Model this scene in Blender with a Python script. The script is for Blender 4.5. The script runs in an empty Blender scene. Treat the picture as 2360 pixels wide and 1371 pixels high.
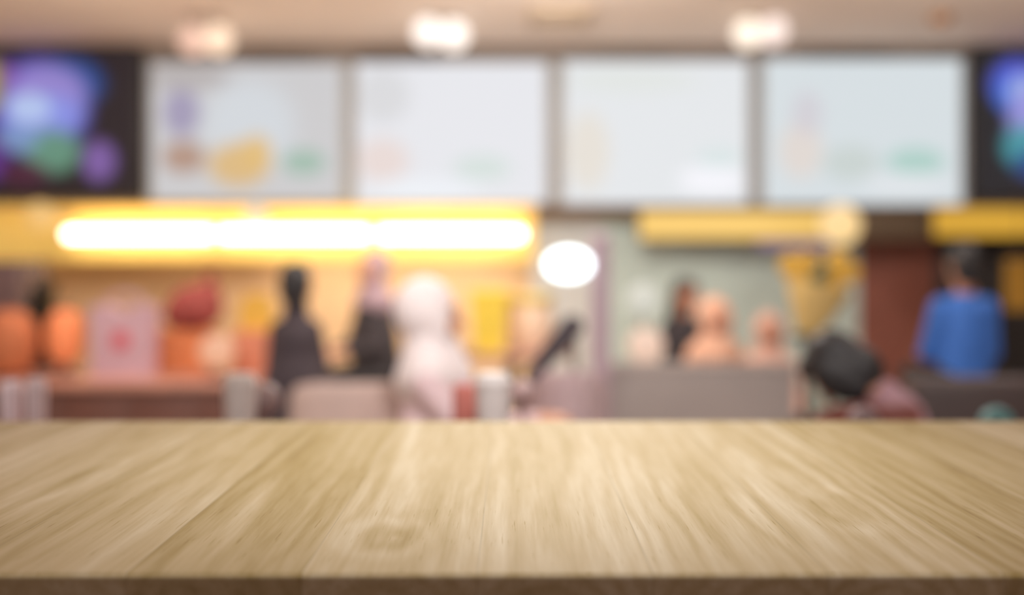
import bpy, bmesh, math, random
from mathutils import Vector, Matrix

random.seed(7)
scene = bpy.context.scene
COL = scene.collection

# ------------------------------------------------------------------ camera, world, lights, exposure
EYE = 1.45            # camera height
FPX = 2360 * 35 / 36  # focal length in pixels of the 2360 px frame
HX, HY = 1180.0, 590.0  # vanishing point in the photograph
cam_data = bpy.data.cameras.new('camera')
cam_data.lens = 35
cam_data.sensor_width = 36
cam_data.sensor_fit = 'HORIZONTAL'
cam_data.shift_y = -(685.5 - HY) / 2360
cam_data.clip_end = 60
cam_data.dof.use_dof = True
cam_data.dof.focus_distance = 1.19
cam_data.dof.aperture_fstop = 0.95
cam = bpy.data.objects.new('camera', cam_data)
cam.location = (0, 0, EYE)
cam.rotation_euler = (math.pi / 2, 0, 0)
COL.objects.link(cam)
scene.camera = cam

scene.view_settings.view_transform = 'Standard'
scene.view_settings.look = 'None'
scene.view_settings.gamma = 1
scene.view_settings.use_curve_mapping = False
scene.view_settings.exposure = 0.0
scene.cycles.use_denoising = True
scene.cycles.sample_clamp_indirect = 4
scene.cycles.max_bounces = 6
scene.cycles.use_adaptive_sampling = False

world = bpy.data.worlds.new('hall_ambient')
scene.world = world
world.use_nodes = True
bg = world.node_tree.nodes['Background']
bg.inputs[0].default_value = (1.0, 0.94, 0.91, 1)
bg.inputs[1].default_value = 0.85


def area_light(name, loc, size, power, color, rot=(0, 0, 0), shape='DISK', size_y=None):
    d = bpy.data.lights.new(name, 'AREA')
    d.shape = shape
    d.size = size
    if size_y:
        d.size_y = size_y
    d.energy = power
    d.color = color
    o = bpy.data.objects.new(name, d)
    o.location = loc
    o.rotation_euler = rot
    COL.objects.link(o)
    return o


def point_light(name, loc, radius, power, color):
    d = bpy.data.lights.new(name, 'POINT')
    d.shadow_soft_size = radius
    d.energy = power
    d.color = color
    o = bpy.data.objects.new(name, d)
    o.location = loc
    COL.objects.link(o)
    return o


def spot_light(name, loc, radius, power, angle, color, aim=None):
    d = bpy.data.lights.new(name, 'SPOT')
    d.shadow_soft_size = radius
    d.energy = power
    d.spot_size = angle
    d.spot_blend = 1.0
    d.color = color
    o = bpy.data.objects.new(name, d)
    o.location = loc
    if aim:
        o.rotation_euler = (Vector(aim) - Vector(loc)).to_track_quat('-Z', 'Y').to_euler()
    COL.objects.link(o)
    return o


# unseen lamp over the table (above the top of the frame)
spot_light('table_lamp_light', (0.06, 1.72, 2.65), 0.1, 84, math.radians(74), (1.0, 0.98, 0.94))
# unseen light added under the canopy to brighten the wall below
area_light('canopy_fill_light', (-0.95, 8.16, 1.43), 2.0, 5.5, (1.0, 0.86, 0.68), (math.radians(24), 0, 0), 'RECTANGLE', 0.06)
# unseen fill spots added to brighten counter and seats from the front
spot_light('seat_fill_spot', (-1.9, 1.3, 3.05), 0.12, 300, math.radians(62), (1.0, 0.93, 0.88), (-1.6, 4.8, 0.8))
spot_light('seat_fill_spot', (0.1, 1.3, 3.05), 0.12, 255, math.radians(64), (1.0, 0.96, 0.94), (0.0, 4.8, 0.8))
spot_light('seat_fill_spot', (2.2, 1.3, 3.05), 0.12, 230, math.radians(62), (1.0, 0.95, 0.93), (1.8, 4.9, 0.8))
point_light('hall_fill_light', (-2.6, 5.3, 2.93), 0.07, 62, (1.0, 0.86, 0.74))  # unseen point lights added to brighten the back of the hall
point_light('hall_fill_light', (0.2, 5.3, 2.93), 0.07, 135, (1.0, 0.94, 0.88))
point_light('hall_fill_light', (3.0, 5.3, 2.93), 0.07, 40, (1.0, 0.92, 0.86))


def at(px, py, Y):
    """world point seen at photograph pixel (px, py) at distance Y"""
    return Vector(((px - HX) / FPX * Y, Y, EYE - (py - HY) / FPX * Y))


def m(px, Y):
    return px / FPX * Y


# ------------------------------------------------------------------ materials
def srgb(r, g, b):
    def f(c):
        c /= 255
        return c / 12.92 if c <= 0.04045 else ((c + 0.055) / 1.055) ** 2.4
    return (f(r), f(g), f(b), 1)


def new_mat(name):
    mt = bpy.data.materials.new(name)
    mt.use_nodes = True
    nt = mt.node_tree
    return mt, nt, nt.nodes['Principled BSDF']


def mat(name, rgb, rough=0.6, var=0.10, scale=14, metal=0.0, emit=0.0, stretch=(1, 1, 1)):
    """procedural surface: the colour mottled by a noise, light bump"""
    mt, nt, bs = new_mat(name)
    c = srgb(*rgb)
    tc = nt.nodes.new('ShaderNodeTexCoord')
    mp = nt.nodes.new('ShaderNodeMapping')
    mp.inputs['Scale'].default_value = stretch
    nz = nt.nodes.new('ShaderNodeTexNoise')
    nz.inputs['Scale'].default_value = scale
    nz.inputs['Detail'].default_value = 4
    rp = nt.nodes.new('ShaderNodeValToRGB')
    rp.color_ramp.elements[0].position = 0.3
    rp.color_ramp.elements[1].position = 0.7
    rp.color_ramp.elements[0].color = (c[0] * (1 - var), c[1] * (1 - var), c[2] * (1 - var), 1)
    rp.color_ramp.elements[1].color = (min(1, c[0] * (1 + var)), min(1, c[1] * (1 + var)), min(1, c[2] * (1 + var)), 1)
    nt.links.new(tc.outputs['Object'], mp.inputs['Vector'])
    nt.links.new(mp.outputs['Vector'], nz.inputs['Vector'])
    nt.links.new(nz.outputs['Fac'], rp.inputs['Fac'])
    nt.links.new(rp.outputs['Color'], bs.inputs['Base Color'])
    bs.inputs['Roughness'].default_value = rough
    bs.inputs['Metallic'].default_value = metal
    if emit:
        nt.links.new(rp.outputs['Color'], bs.inputs['Emission Color'])
        bs.inputs['Emission Strength'].default_value = emit
    return mt


def lamp_mat(name, rgb, strength):
    """glowing diffuser of a lamp"""
    mt, nt, bs = new_mat(name)
    bs.inputs['Base Color'].default_value = (0.06, 0.06, 0.06, 1)
    bs.inputs['Emission Color'].default_value = srgb(*rgb)
    bs.inputs['Emission Strength'].default_value = strength
    return mt


def screen_mat(name, base, blobs, strength=1.0):
    """what a lit screen shows: soft patches of colour on a ground. blobs: (x, z, rx, rz, rgb, amount)"""
    mt, nt, bs = new_mat(name)
    bs.inputs['Base Color'].default_value = (0.02, 0.02, 0.02, 1)
    bs.inputs['Roughness'].default_value = 0.9
    bs.inputs['Specular IOR Level'].default_value = 0.05
    tc = nt.nodes.new('ShaderNodeTexCoord')
    prev = None
    cur = srgb(*base)
    for (x, z, rx, rz, rgb, amt) in blobs:
        mp = nt.nodes.new('ShaderNodeMapping')
        mp.vector_type = 'POINT'
        mp.inputs['Location'].default_value = (-x / rx, 0, -z / rz)
        mp.inputs['Scale'].default_value = (1 / rx, 0, 1 / rz)
        nt.links.new(tc.outputs['Object'], mp.inputs['Vector'])
        ln = nt.nodes.new('ShaderNodeVectorMath')
        ln.operation = 'LENGTH'
        nt.links.new(mp.outputs['Vector'], ln.inputs[0])
        mr = nt.nodes.new('ShaderNodeMapRange')
        mr.interpolation_type = 'SMOOTHSTEP'
        mr.inputs['From Min'].default_value = 0.55
        mr.inputs['From Max'].default_value = 1.2
        mr.inputs['To Min'].default_value = amt
        mr.inputs['To Max'].default_value = 0
        nt.links.new(ln.outputs['Value'], mr.inputs['Value'])
        mx = nt.nodes.new('ShaderNodeMix')
        mx.data_type = 'RGBA'
        nt.links.new(mr.outputs['Result'], mx.inputs[0])
        if prev is None:
            mx.inputs[6].default_value = cur
        else:
            nt.links.new(prev, mx.inputs[6])
        mx.inputs[7].default_value = srgb(*rgb)
        prev = mx.outputs[2]
    if prev is None:
        bs.inputs['Emission Color'].default_value = cur
    else:
        nt.links.new(prev, bs.inputs['Emission Color'])
    bs.inputs['Emission Strength'].default_value = strength
    return mt


# ------------------------------------------------------------------ mesh helpers
class MB:
    def __init__(self):
        self.bm = bmesh.new()

    def box(self, c, s, bevel=0.0, rot=None):
        r = bmesh.ops.create_cube(self.bm, size=1)
        vs = r['verts']
        for v in vs:
            v.co = Vector((v.co.x * s[0], v.co.y * s[1], v.co.z * s[2]))
        if bevel:
            es = list({e for v in vs for e in v.link_edges})
            g = bmesh.ops.bevel(self.bm, geom=es, offset=bevel, segments=3, affect='EDGES', profile=0.5)
            vs = list({v for f in g['faces'] for v in f.verts} | {v for v in vs if v.is_valid})
            allv = set(vs)
            stack = list(allv)
            while stack:
                v = stack.pop()
                for e in v.link_edges:
                    o = e.other_vert(v)
                    if o not in allv:
                        allv.add(o)
                        stack.append(o)
            vs = list(allv)
        M = Matrix.Translation(Vector(c))
        if rot is not None:
            M = M @ rot
        bmesh.ops.transform(self.bm, matrix=M, verts=vs)
        return self

    def capsule(self, p0, p1, r0, r1, seg=14):
        p0, p1 = Vector(p0), Vector(p1)
        d = p1 - p0
        L = d.length
        prof = []
        for k in range(5):
            a = math.pi / 2 * k / 4
            prof.append((r0 * math.sin(a), -r0 * math.cos(a)))
        for k in range(5):
            a = math.pi / 2 * k / 4
            prof.append((r1 * math.cos(a), L + r1 * math.sin(a)))
        q = Vector((0, 0, 1)).rotation_difference(d.normalized()) if L > 1e-6 else None
        M = Matrix.Translation(p0) @ (q.to_matrix().to_4x4() if q else Matrix())
        self.lathe(prof, M, seg)
        return self

    def lathe(self, prof, M=None, seg=24):
        """profile of (radius, z) turned about z"""
        rings = []
        M = M or Matrix()
        for (r, z) in prof:
            if r < 1e-5:
                rings.append([self.bm.verts.new(M @ Vector((0, 0, z)))])
            else:
                rings.append([self.bm.verts.new(M @ Vector((r * math.cos(2 * math.pi * k / seg), r * math.sin(2 * math.pi * k / seg), z))) for k in range(seg)])
        for a, b in zip(rings, rings[1:]):
            for k in range(seg):
                k2 = (k + 1) % seg
                if len(a) == 1 and len(b) == 1:
                    continue
                if len(a) == 1:
                    self.bm.faces.new((a[0], b[k2], b[k]))
                elif len(b) == 1:
                    self.bm.faces.new((a[k], a[k2], b[0]))
                else:
                    self.bm.faces.new((a[k], a[k2], b[k2], b[k]))
        for rg, flip in ((rings[0], True), (rings[-1], False)):
            if len(rg) > 1:
                self.bm.faces.new(list(reversed(rg)) if flip else rg)
        return self

    def ell(self, c, r, rot=None, seg=20):
        g = bmesh.ops.create_uvsphere(self.bm, u_segments=seg, v_segments=max(8, seg * 2 // 3), radius=1)
        M = Matrix.Translation(Vector(c)) @ (rot or Matrix()) @ Matrix.Diagonal((r[0], r[1], r[2], 1))
        bmesh.ops.transform(self.bm, matrix=M, verts=g['verts'])
        return self

    def tube(self, pts, r, seg=10):
        pts = [Vector(p) for p in pts]
        rings = []
        up = Vector((0.123, 0.2, 0.97)).normalized()
        for i, p in enumerate(pts):
            t = (pts[min(i + 1, len(pts) - 1)] - pts[max(i - 1, 0)]).normalized()
            a = t.cross(up)
            if a.length < 1e-3:
                a = t.cross(Vector((1, 0, 0)))
            a.normalize()
            b = t.cross(a)
            rings.append([self.bm.verts.new(p + r * (a * math.cos(2 * math.pi * k / seg) + b * math.sin(2 * math.pi * k / seg))) for k in range(seg)])
        for a, b in zip(rings, rings[1:]):
            for k in range(seg):
                k2 = (k + 1) % seg
                self.bm.faces.new((a[k], a[k2], b[k2], b[k]))
        self.bm.faces.new(rings[0])
        self.bm.faces.new(list(reversed(rings[-1])))
        return self

    def extrude_poly(self, pts, y0, y1):
        """outline in xz given a thickness from y0 to y1"""
        a = [self.bm.verts.new((x, y0, z)) for x, z in pts]
        b = [self.bm.verts.new((x, y1, z)) for x, z in pts]
        self.bm.faces.new(a)
        self.bm.faces.new(list(reversed(b)))
        n = len(pts)
        for k in range(n):
            self.bm.faces.new((a[k], b[k], b[(k + 1) % n], a[(k + 1) % n]))
        return self

    def build(self, name, material, parent=None, loc=None, smooth=True, voxel=0, soft=4):
        bmesh.ops.recalc_face_normals(self.bm, faces=self.bm.faces)
        me = bpy.data.meshes.new(name)
        self.bm.to_mesh(me)
        self.bm.free()
        o = bpy.data.objects.new(name, me)
        COL.objects.link(o)
        if voxel:   # grow everything into one closed skin
            md = o.modifiers.new('r', 'REMESH')
            md.mode = 'VOXEL'
            md.voxel_size = voxel
            sm = o.modifiers.new('s', 'SMOOTH')
            sm.iterations = soft
            sm.factor = 0.5
            dg = bpy.context.evaluated_depsgraph_get()
            nm = bpy.data.meshes.new_from_object(o.evaluated_get(dg))
            o.modifiers.clear()
            o.data = nm
            nm.name = name
            bpy.data.meshes.remove(me)
            me = nm
        me.materials.clear()
        me.materials.append(material)
        if smooth:
            me.polygons.foreach_set('use_smooth', [True] * len(me.polygons))
            if not voxel:
                try:
                    me.set_sharp_from_angle(angle=math.radians(38))
                except Exception:
                    pass
        if parent is not None:
            o.parent = parent
        if loc is not None:
            o.location = loc
        return o


def thing(name, label, cat, loc=(0, 0, 0), rz=0.0, group=None):
    o = bpy.data.objects.new(name, None)
    o.empty_display_size = 0.1
    COL.objects.link(o)
    o.location = loc
    o.rotation_euler = (0, 0, rz)
    o['label'] = label
    o['category'] = cat
    if group:
        o['group'] = group
    return o


def struct(o):
    o['kind'] = 'structure'
    return o


def dup(root, loc, label=None, rz=None):
    r = root.copy()
    COL.objects.link(r)
    r.location = loc
    if rz is not None:
        r.rotation_euler = (0, 0, rz)
    if label:
        r['label'] = label
    for ch in list(root.children):
        c = ch.copy()
        COL.objects.link(c)
        c.parent = r
        for g in list(ch.children):
            d = g.copy()
            COL.objects.link(d)
            d.parent = c
    return r


# ------------------------------------------------------------------ the setting
CEIL = 3.14
WALL_Y = 8.45
M_ceiling = mat('ceiling_paint', (238, 223, 211), 0.8, 0.04, 1.2)
M_floor = mat('floor_tile', (206, 188, 172), 0.4, 0.15, 2)
M_tan = mat('tan_wall', (234, 200, 156), 0.8, 0.06, 2)
M_green_grey = mat('green_grey_wall', (198, 214, 206), 0.7, 0.08, 2.5)
M_red_brown = mat('red_brown_wall', (134, 80, 66), 0.7, 0.12, 3)
M_dark = mat('charcoal_wall', (44, 42, 42), 0.7, 0.15, 3)
M_side = mat('side_wall_paint', (170, 140, 120), 0.8, 0.06, 1.5)

struct(MB().box((0, 3.2, -0.05), (13, 11.0, 0.1)).build('floor', M_floor, smooth=False))
struct(MB().box((0, 3.2, CEIL + 0.05), (13, 11.0, 0.1)).build('ceiling', M_ceiling, smooth=False))
struct(MB().box((-6.45, 3.2, CEIL / 2), (0.1, 11.0, CEIL)).build('wall_left', M_side, smooth=False))
struct(MB().box((6.45, 3.2, CEIL / 2), (0.1, 11.0, CEIL)).build('wall_right', M_side, smooth=False))
struct(MB().box((0, WALL_Y + 0.15, CEIL / 2), (13, 0.3, CEIL)).build('wall_back', M_tan, smooth=False))


def back_panel(n, px0, px1, zt, material, y=WALL_Y):
    x0 = (px0 - HX) / FPX * y
    x1 = (px1 - HX) / FPX * y
    return struct(MB().box(((x0 + x1) / 2, y - 0.03, zt / 2), (x1 - x0, 0.06, zt), 0.006).build('trim_%d' % n, material))


back_panel(1, 1225, 1385, 1.76, mat('pale_grey_panel', (214, 216, 212), 0.6, 0.05, 2))
back_panel(2, 1385, 1975, 1.76, M_green_grey)
back_panel(3, 1975, 2150, 1.76, M_red_brown)
back_panel(4, 2150, 2560, 1.76, M_dark)
# bulkhead that carries the screens, with its underside above the counter
BULK_Y = 8.0
z_low = at(0, 474, BULK_Y).z
struct(MB().box((0, BULK_Y + 0.13, (z_low + CEIL) / 2), (12.8, 0.14, CEIL - z_low), 0.004).build('trim_5', mat('bulkhead_grey', (150, 138, 130), 0.7, 0.08, 2)))
# strip along the ceiling, its brown darkened for the shadow line there
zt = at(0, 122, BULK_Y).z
struct(MB().box((0, BULK_Y + 0.02, (zt + CEIL) / 2 + 0.01), (12.8, 0.06, CEIL - zt - 0.02), 0.004).build('trim_6', mat('ceiling_shade_brown', (128, 112, 100), 0.7, 0.1, 2)))


a_, b_ = at(1980, 478, 7.95), at(2148, 552, 7.95)
struct(MB().box(((a_.x + b_.x) / 2, 8.05, (a_.z + b_.z) / 2), (b_.x - a_.x, 0.1, a_.z - b_.z), 0.006).build('trim_7', mat('umber_header', (92, 76, 58), 0.7, 0.1, 4)))

# ------------------------------------------------------------------ wooden bar table in the foreground
def wood_mat(x0, pw, knots=()):
    mt, nt, bs = new_mat('oiled_blond_wood')
    N, L = nt.nodes.new, nt.links.new

    def val(op, a, b=None, c=None):
        n = N('ShaderNodeMath')
        n.operation = op
        for i, v in enumerate((a, b, c)):
            if v is None:
                continue
            if isinstance(v, (int, float)):
                n.inputs[i].default_value = v
            else:
                L(v, n.inputs[i])
        return n.outputs[0]

    tc = N('ShaderNodeTexCoord')
    sp = N('ShaderNodeSeparateXYZ')
    L(tc.outputs['Object'], sp.inputs[0])
    X, Y, Z = sp.outputs
    t = val('DIVIDE', val('SUBTRACT', X, x0), pw)
    idx = val('FLOOR', t)
    fr = val('SUBTRACT', t, idx)
    wn = N('ShaderNodeTexWhiteNoise')
    wn.noise_dimensions = '1D'
    L(val('ADD', idx, 11.37), wn.inputs['W'])
    wn2 = N('ShaderNodeTexWhiteNoise')
    wn2.noise_dimensions = '1D'
    L(val('ADD', idx, 47.9), wn2.inputs['W'])
    sc = N('ShaderNodeSeparateColor')
    L(wn.outputs['Color'], sc.inputs[0])
    r1, r2, r3 = sc.outputs
    sc2 = N('ShaderNodeSeparateColor')
    L(wn2.outputs['Color'], sc2.inputs[0])
    q1, q2, q3 = sc2.outputs

    def noise(sx, sy, sz, scale, detail=3, rough=0.5, dist=0.0):
        cb = N('ShaderNodeCombineXYZ')
        L(val('ADD', val('MULTIPLY', X, sx), val('MULTIPLY', idx, 3.7)), cb.inputs[0])
        L(val('MULTIPLY', Y, sy), cb.inputs[1])
        L(val('ADD', val('MULTIPLY', Z, sz), val('MULTIPLY', idx, 1.9)), cb.inputs[2])
        n = N('ShaderNodeTexNoise')
        n.inputs['Scale'].default_value = scale
        n.inputs['Detail'].default_value = detail
        n.inputs['Roughness'].default_value = rough
        n.inputs['Distortion'].default_value = dist
        L(cb.outputs[0], n.inputs['Vector'])
        return n.outputs['Fac']

    # growth rings about a pith that wanders along the plank
    warp = noise(6, 2.2, 6, 1.0, 3)
    warp2 = noise(14, 3.0, 14, 1.0, 2)
    u = val('ADD', val('MULTIPLY', val('SUBTRACT', fr, 0.5), pw), val('MULTIPLY', val('SUBTRACT', r1, 0.5), 0.10))
    u = val('ADD', u, val('MULTIPLY', val('SUBTRACT', warp, 0.5), 0.055))
    v = val('ADD', val('ADD', Z, 0.05), val('MULTIPLY', r2, 0.05))
    v = val('ADD', v, val('MULTIPLY', val('MULTIPLY', Y, val('SUBTRACT', r3, 0.5)), 0.10))
    v = val('ADD', v, val('MULTIPLY', val('SUBTRACT', warp2, 0.5), 0.03))
    rad = val('SQRT', val('ADD', val('MULTIPLY', u, u), val('MULTIPLY', v, v)))
    ring = val('MULTIPLY_ADD', val('SINE', val('MULTIPLY', rad, 2 * math.pi / 0.019)), 0.5, 0.5)
    ring = val('POWER', ring, 1.6)
    ring_amt = noise(5, 1.5, 5, 1.0, 2)
    fibre = noise(170, 7, 170, 1.0, 4, 0.6)
    pores = noise(420, 16, 420, 1.0, 2, 0.5)
    pore_m = N('ShaderNodeMapRange')
    pore_m.inputs['From Min'].default_value = 0.66
    pore_m.inputs['From Max'].default_value = 0.78
    L(pores, pore_m.inputs['Value'])
    broad = noise(11, 1.3, 11, 1.0, 4, 0.55, 0.6)
    streak = noise(48, 1.6, 48, 1.0, 3, 0.6)
    tone = val('MULTIPLY_ADD', val('SUBTRACT', broad, 0.5), 0.85, 0.56)
    tone = val('ADD', tone, val('MULTIPLY', val('MULTIPLY', val('SUBTRACT', 0.45, ring), ring_amt), 0.24))
    tone = val('ADD', tone, val('MULTIPLY', val('SUBTRACT', fibre, 0.5), 0.34))
    tone = val('ADD', tone, val('MULTIPLY', val('SUBTRACT', streak, 0.5), 0.38))
    tone = val('ADD', tone, val('MULTIPLY', val('SUBTRACT', q1, 0.5), 0.22))
    tone = val('SUBTRACT', tone, val('MULTIPLY', pore_m.outputs[0], 0.38))
    # swirls where a branch once grew
    for (kx, ky, sx_, sy_, amt) in knots:
        dx = val('DIVIDE', val('SUBTRACT', X, kx), sx_)
        dy = val('DIVIDE', val('SUBTRACT', Y, ky), sy_)
        dd = val('SQRT', val('ADD', val('MULTIPLY', dx, dx), val('MULTIPLY', dy, dy)))
        dd = val('ADD', dd, val('MULTIPLY', val('ADD', val('SUBTRACT', warp, 0.5), val('SUBTRACT', warp2, 0.5)), 1.3))
        mk = N('ShaderNodeMapRange')
        mk.interpolation_type = 'SMOOTHSTEP'
        mk.inputs['From Min'].default_value = 1.0
        mk.inputs['From Max'].default_value = 0.35
        L(dd, mk.inputs['Value'])
        tone = val('ADD', tone, val('MULTIPLY', val('MULTIPLY', val('SINE', val('MULTIPLY_ADD', dd, 9.0, val('MULTIPLY', warp2, 5.0))), mk.outputs[0]), amt))
    rp = N('ShaderNodeValToRGB')
    e = rp.color_ramp.elements
    e[0].position = 0.0
    e[0].color = srgb(128, 105, 60)
    e[1].position = 1.0
    e[1].color = srgb(222, 212, 188)
    k = e.new(0.35)
    k.color = srgb(168, 148, 98)
    k = e.new(0.65)
    k.color = srgb(194, 177, 140)
    L(tone, rp.inputs['Fac'])
    # thin glue line between planks
    edge = val('MINIMUM', fr, val('SUBTRACT', 1.0, fr))
    gl = N('ShaderNodeMapRange')
    gl.inputs['From Min'].default_value = 0.0
    gl.inputs['From Max'].default_value = 0.008
    gl.inputs['To Min'].default_value = 0.80
    gl.inputs['To Max'].default_value = 1.0
    L(edge, gl.inputs['Value'])
    # browner end grain, with the front's shade also put into its colour
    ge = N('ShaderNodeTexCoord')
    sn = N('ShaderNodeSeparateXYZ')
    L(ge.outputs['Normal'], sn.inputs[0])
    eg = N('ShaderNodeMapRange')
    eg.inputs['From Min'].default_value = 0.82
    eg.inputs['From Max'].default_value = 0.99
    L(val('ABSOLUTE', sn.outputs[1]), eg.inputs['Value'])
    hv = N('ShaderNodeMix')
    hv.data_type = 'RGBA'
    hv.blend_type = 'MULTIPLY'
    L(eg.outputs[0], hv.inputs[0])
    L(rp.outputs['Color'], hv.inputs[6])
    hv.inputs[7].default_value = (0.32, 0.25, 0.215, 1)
    gm = N('ShaderNodeVectorMath')
    gm.operation = 'SCALE'
    L(hv.outputs[2], gm.inputs[0])
    L(gl.outputs[0], gm.inputs['Scale'])
    L(gm.outputs[0], bs.inputs['Base Color'])
    bs.inputs['Roughness'].default_value = 0.6
    bs.inputs['Specular IOR Level'].default_value = 0.2
    bp = N('ShaderNodeBump')
    bp.inputs['Strength'].default_value = 0.12
    bp.inputs['Distance'].default_value = 0.002
    L(val('ADD', val('MULTIPLY', fibre, 0.5), val('MULTIPLY', pore_m.outputs[0], -0.6)), bp.inputs['Height'])
    L(bp.outputs[0], bs.inputs['Normal'])
    return mt


TZ = 1.13
T_F = (EYE - TZ) * FPX / (1322 - HY)
T_B = (EYE - TZ) * FPX / (970 - HY)
table = thing('bar_table', 'long blond wooden bar table with planks running away, empty in the foreground', 'table', (0, (T_F + T_B) / 2, 0))
dep = T_B - T_F
PW = 405 / FPX * T_F
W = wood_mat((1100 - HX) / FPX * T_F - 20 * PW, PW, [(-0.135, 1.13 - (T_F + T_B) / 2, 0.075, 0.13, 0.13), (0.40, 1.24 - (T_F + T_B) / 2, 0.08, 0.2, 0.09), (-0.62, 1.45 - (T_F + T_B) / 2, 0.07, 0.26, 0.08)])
tb = MB()
Wd = 2.9
THK = 0.045
R = 0.007
prof = []
for k in range(7):
    a = math.pi / 2 * k / 6
    prof.append((-dep / 2 + R - R * math.sin(math.pi / 2 - a), -R + R * math.sin(a)))
outline = [(-dep / 2 + 0.004, -THK), (-dep / 2, -THK + 0.004)] + prof
R2 = 0.0015
outline += [(dep / 2 - R2, 0), (dep / 2, -R2), (dep / 2, -THK)]
nx = 2
vl = []
for xs in (-Wd / 2, Wd / 2):
    vl.append([tb.bm.verts.new((xs, y, z)) for y, z in outline])
n = len(outline)
for k in range(n):
    tb.bm.faces.new((vl[0][k], vl[0][(k + 1) % n], vl[1][(k + 1) % n], vl[1][k]))
tb.bm.faces.new(vl[0])
tb.bm.faces.new(list(reversed(vl[1])))
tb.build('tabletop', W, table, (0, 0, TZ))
M_leg = mat('table_leg_wood', (150, 110, 70), 0.5, 0.12, 6, stretch=(8, 8, 1))
MB().box((0, 0, TZ - THK - 0.05), (Wd - 0.3, dep - 0.3, 0.10), 0.004).build('apron', M_leg, table)
for sx in (-1, 1):
    for sy in (-1, 1):
        MB().box((sx * (Wd / 2 - 0.12), sy * (dep / 2 - 0.12), (TZ - THK) / 2), (0.08, 0.08, TZ - THK), 0.006).build('leg', M_leg, table)

# ------------------------------------------------------------------ screens on the bulkhead
M_frame = mat('grey_screen_frame', (180, 184, 186), 0.5, 0.04, 3)
M_black = mat('black_plastic', (40, 38, 39), 0.5, 0.1, 8)
pc = ((0, 0, 0))
BOARDS = [
    (352, 784, 148, 462, (206, 205, 207), 0.98,
     [(0.02, 0.05, 0.42, 0.42, (214, 220, 226), 0.8), (-0.52, 0.16, 0.17, 0.22, (150, 138, 178), 0.75), (-0.50, -0.20, 0.20, 0.15, (178, 140, 118), 0.85),
      (-0.06, -0.26, 0.28, 0.20, (222, 186, 128), 0.95), (0.08, -0.16, 0.14, 0.16, (228, 190, 120), 0.8), (0.46, -0.24, 0.20, 0.12, (160, 190, 174), 0.9), (-0.48, 0.44, 0.4, 0.12, (170, 160, 158), 0.6)],
     'lit menu screen beside the left dark television, with purple and orange food picture'),
    (822, 1256, 145, 468, (230, 231, 236), 1.0,
     [(-0.55, -0.22, 0.24, 0.2, (232, 214, 208), 0.8), (0.25, -0.28, 0.26, 0.12, (212, 224, 220), 0.9), (-0.55, 0.3, 0.25, 0.25, (212, 212, 214), 0.7), (-0.2, -0.45, 0.5, 0.1, (238, 242, 248), 0.8)],
     'second lit menu screen from the left, pale lavender white with faint pink patch'),
    (1302, 1722, 142, 470, (228, 231, 234), 1.0,
     [(-0.55, -0.15, 0.2, 0.35, (230, 222, 210), 0.8), (0.45, -0.38, 0.3, 0.14, (246, 246, 252), 0.9), (0.5, -0.2, 0.2, 0.1, (214, 228, 228), 0.7), (-0.2, 0.42, 0.6, 0.12, (224, 228, 224), 0.7)],
     'third lit menu screen from the left, plain bright white above the oval lamp'),
    (1764, 2214, 138, 470, (216, 224, 228), 0.98,
     [(-0.5, -0.15, 0.2, 0.25, (228, 216, 208), 0.8), (0.42, -0.24, 0.26, 0.13, (170, 208, 198), 0.85), (-0.45, 0.15, 0.14, 0.2, (210, 204, 212), 0.7), (-0.1, -0.25, 0.25, 0.16, (200, 210, 206), 0.8),
      (0.35, -0.42, 0.4, 0.1, (228, 232, 236), 0.8)],
     'lit menu screen beside the right dark television, bluish white with green patch'),
]
for i, (x0, x1, y0, y1, base, st, blobs, lab) in enumerate(BOARDS):
    a, b = at(x0, y0, BULK_Y), at(x1, y1, BULK_Y)
    w, h = b.x - a.x, a.z - b.z
    t = thing('menu_screen', lab, 'menu screen', ((a.x + b.x) / 2, BULK_Y + 0.015, b.z), 0, 'menu screens on the bulkhead')
    fr = MB()
    fr.box((0, 0.02, h / 2), (w + 0.122, 0.05, h + 0.03), 0.008)
    fr.build('frame', M_frame, t)
    sm = screen_mat('menu_picture_%d' % i, base, blobs, st)
    MB().box((0, -0.012, 0), (w, 0.016, h), 0.006).build('screen', sm, t, (0, 0, h / 2))

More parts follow.
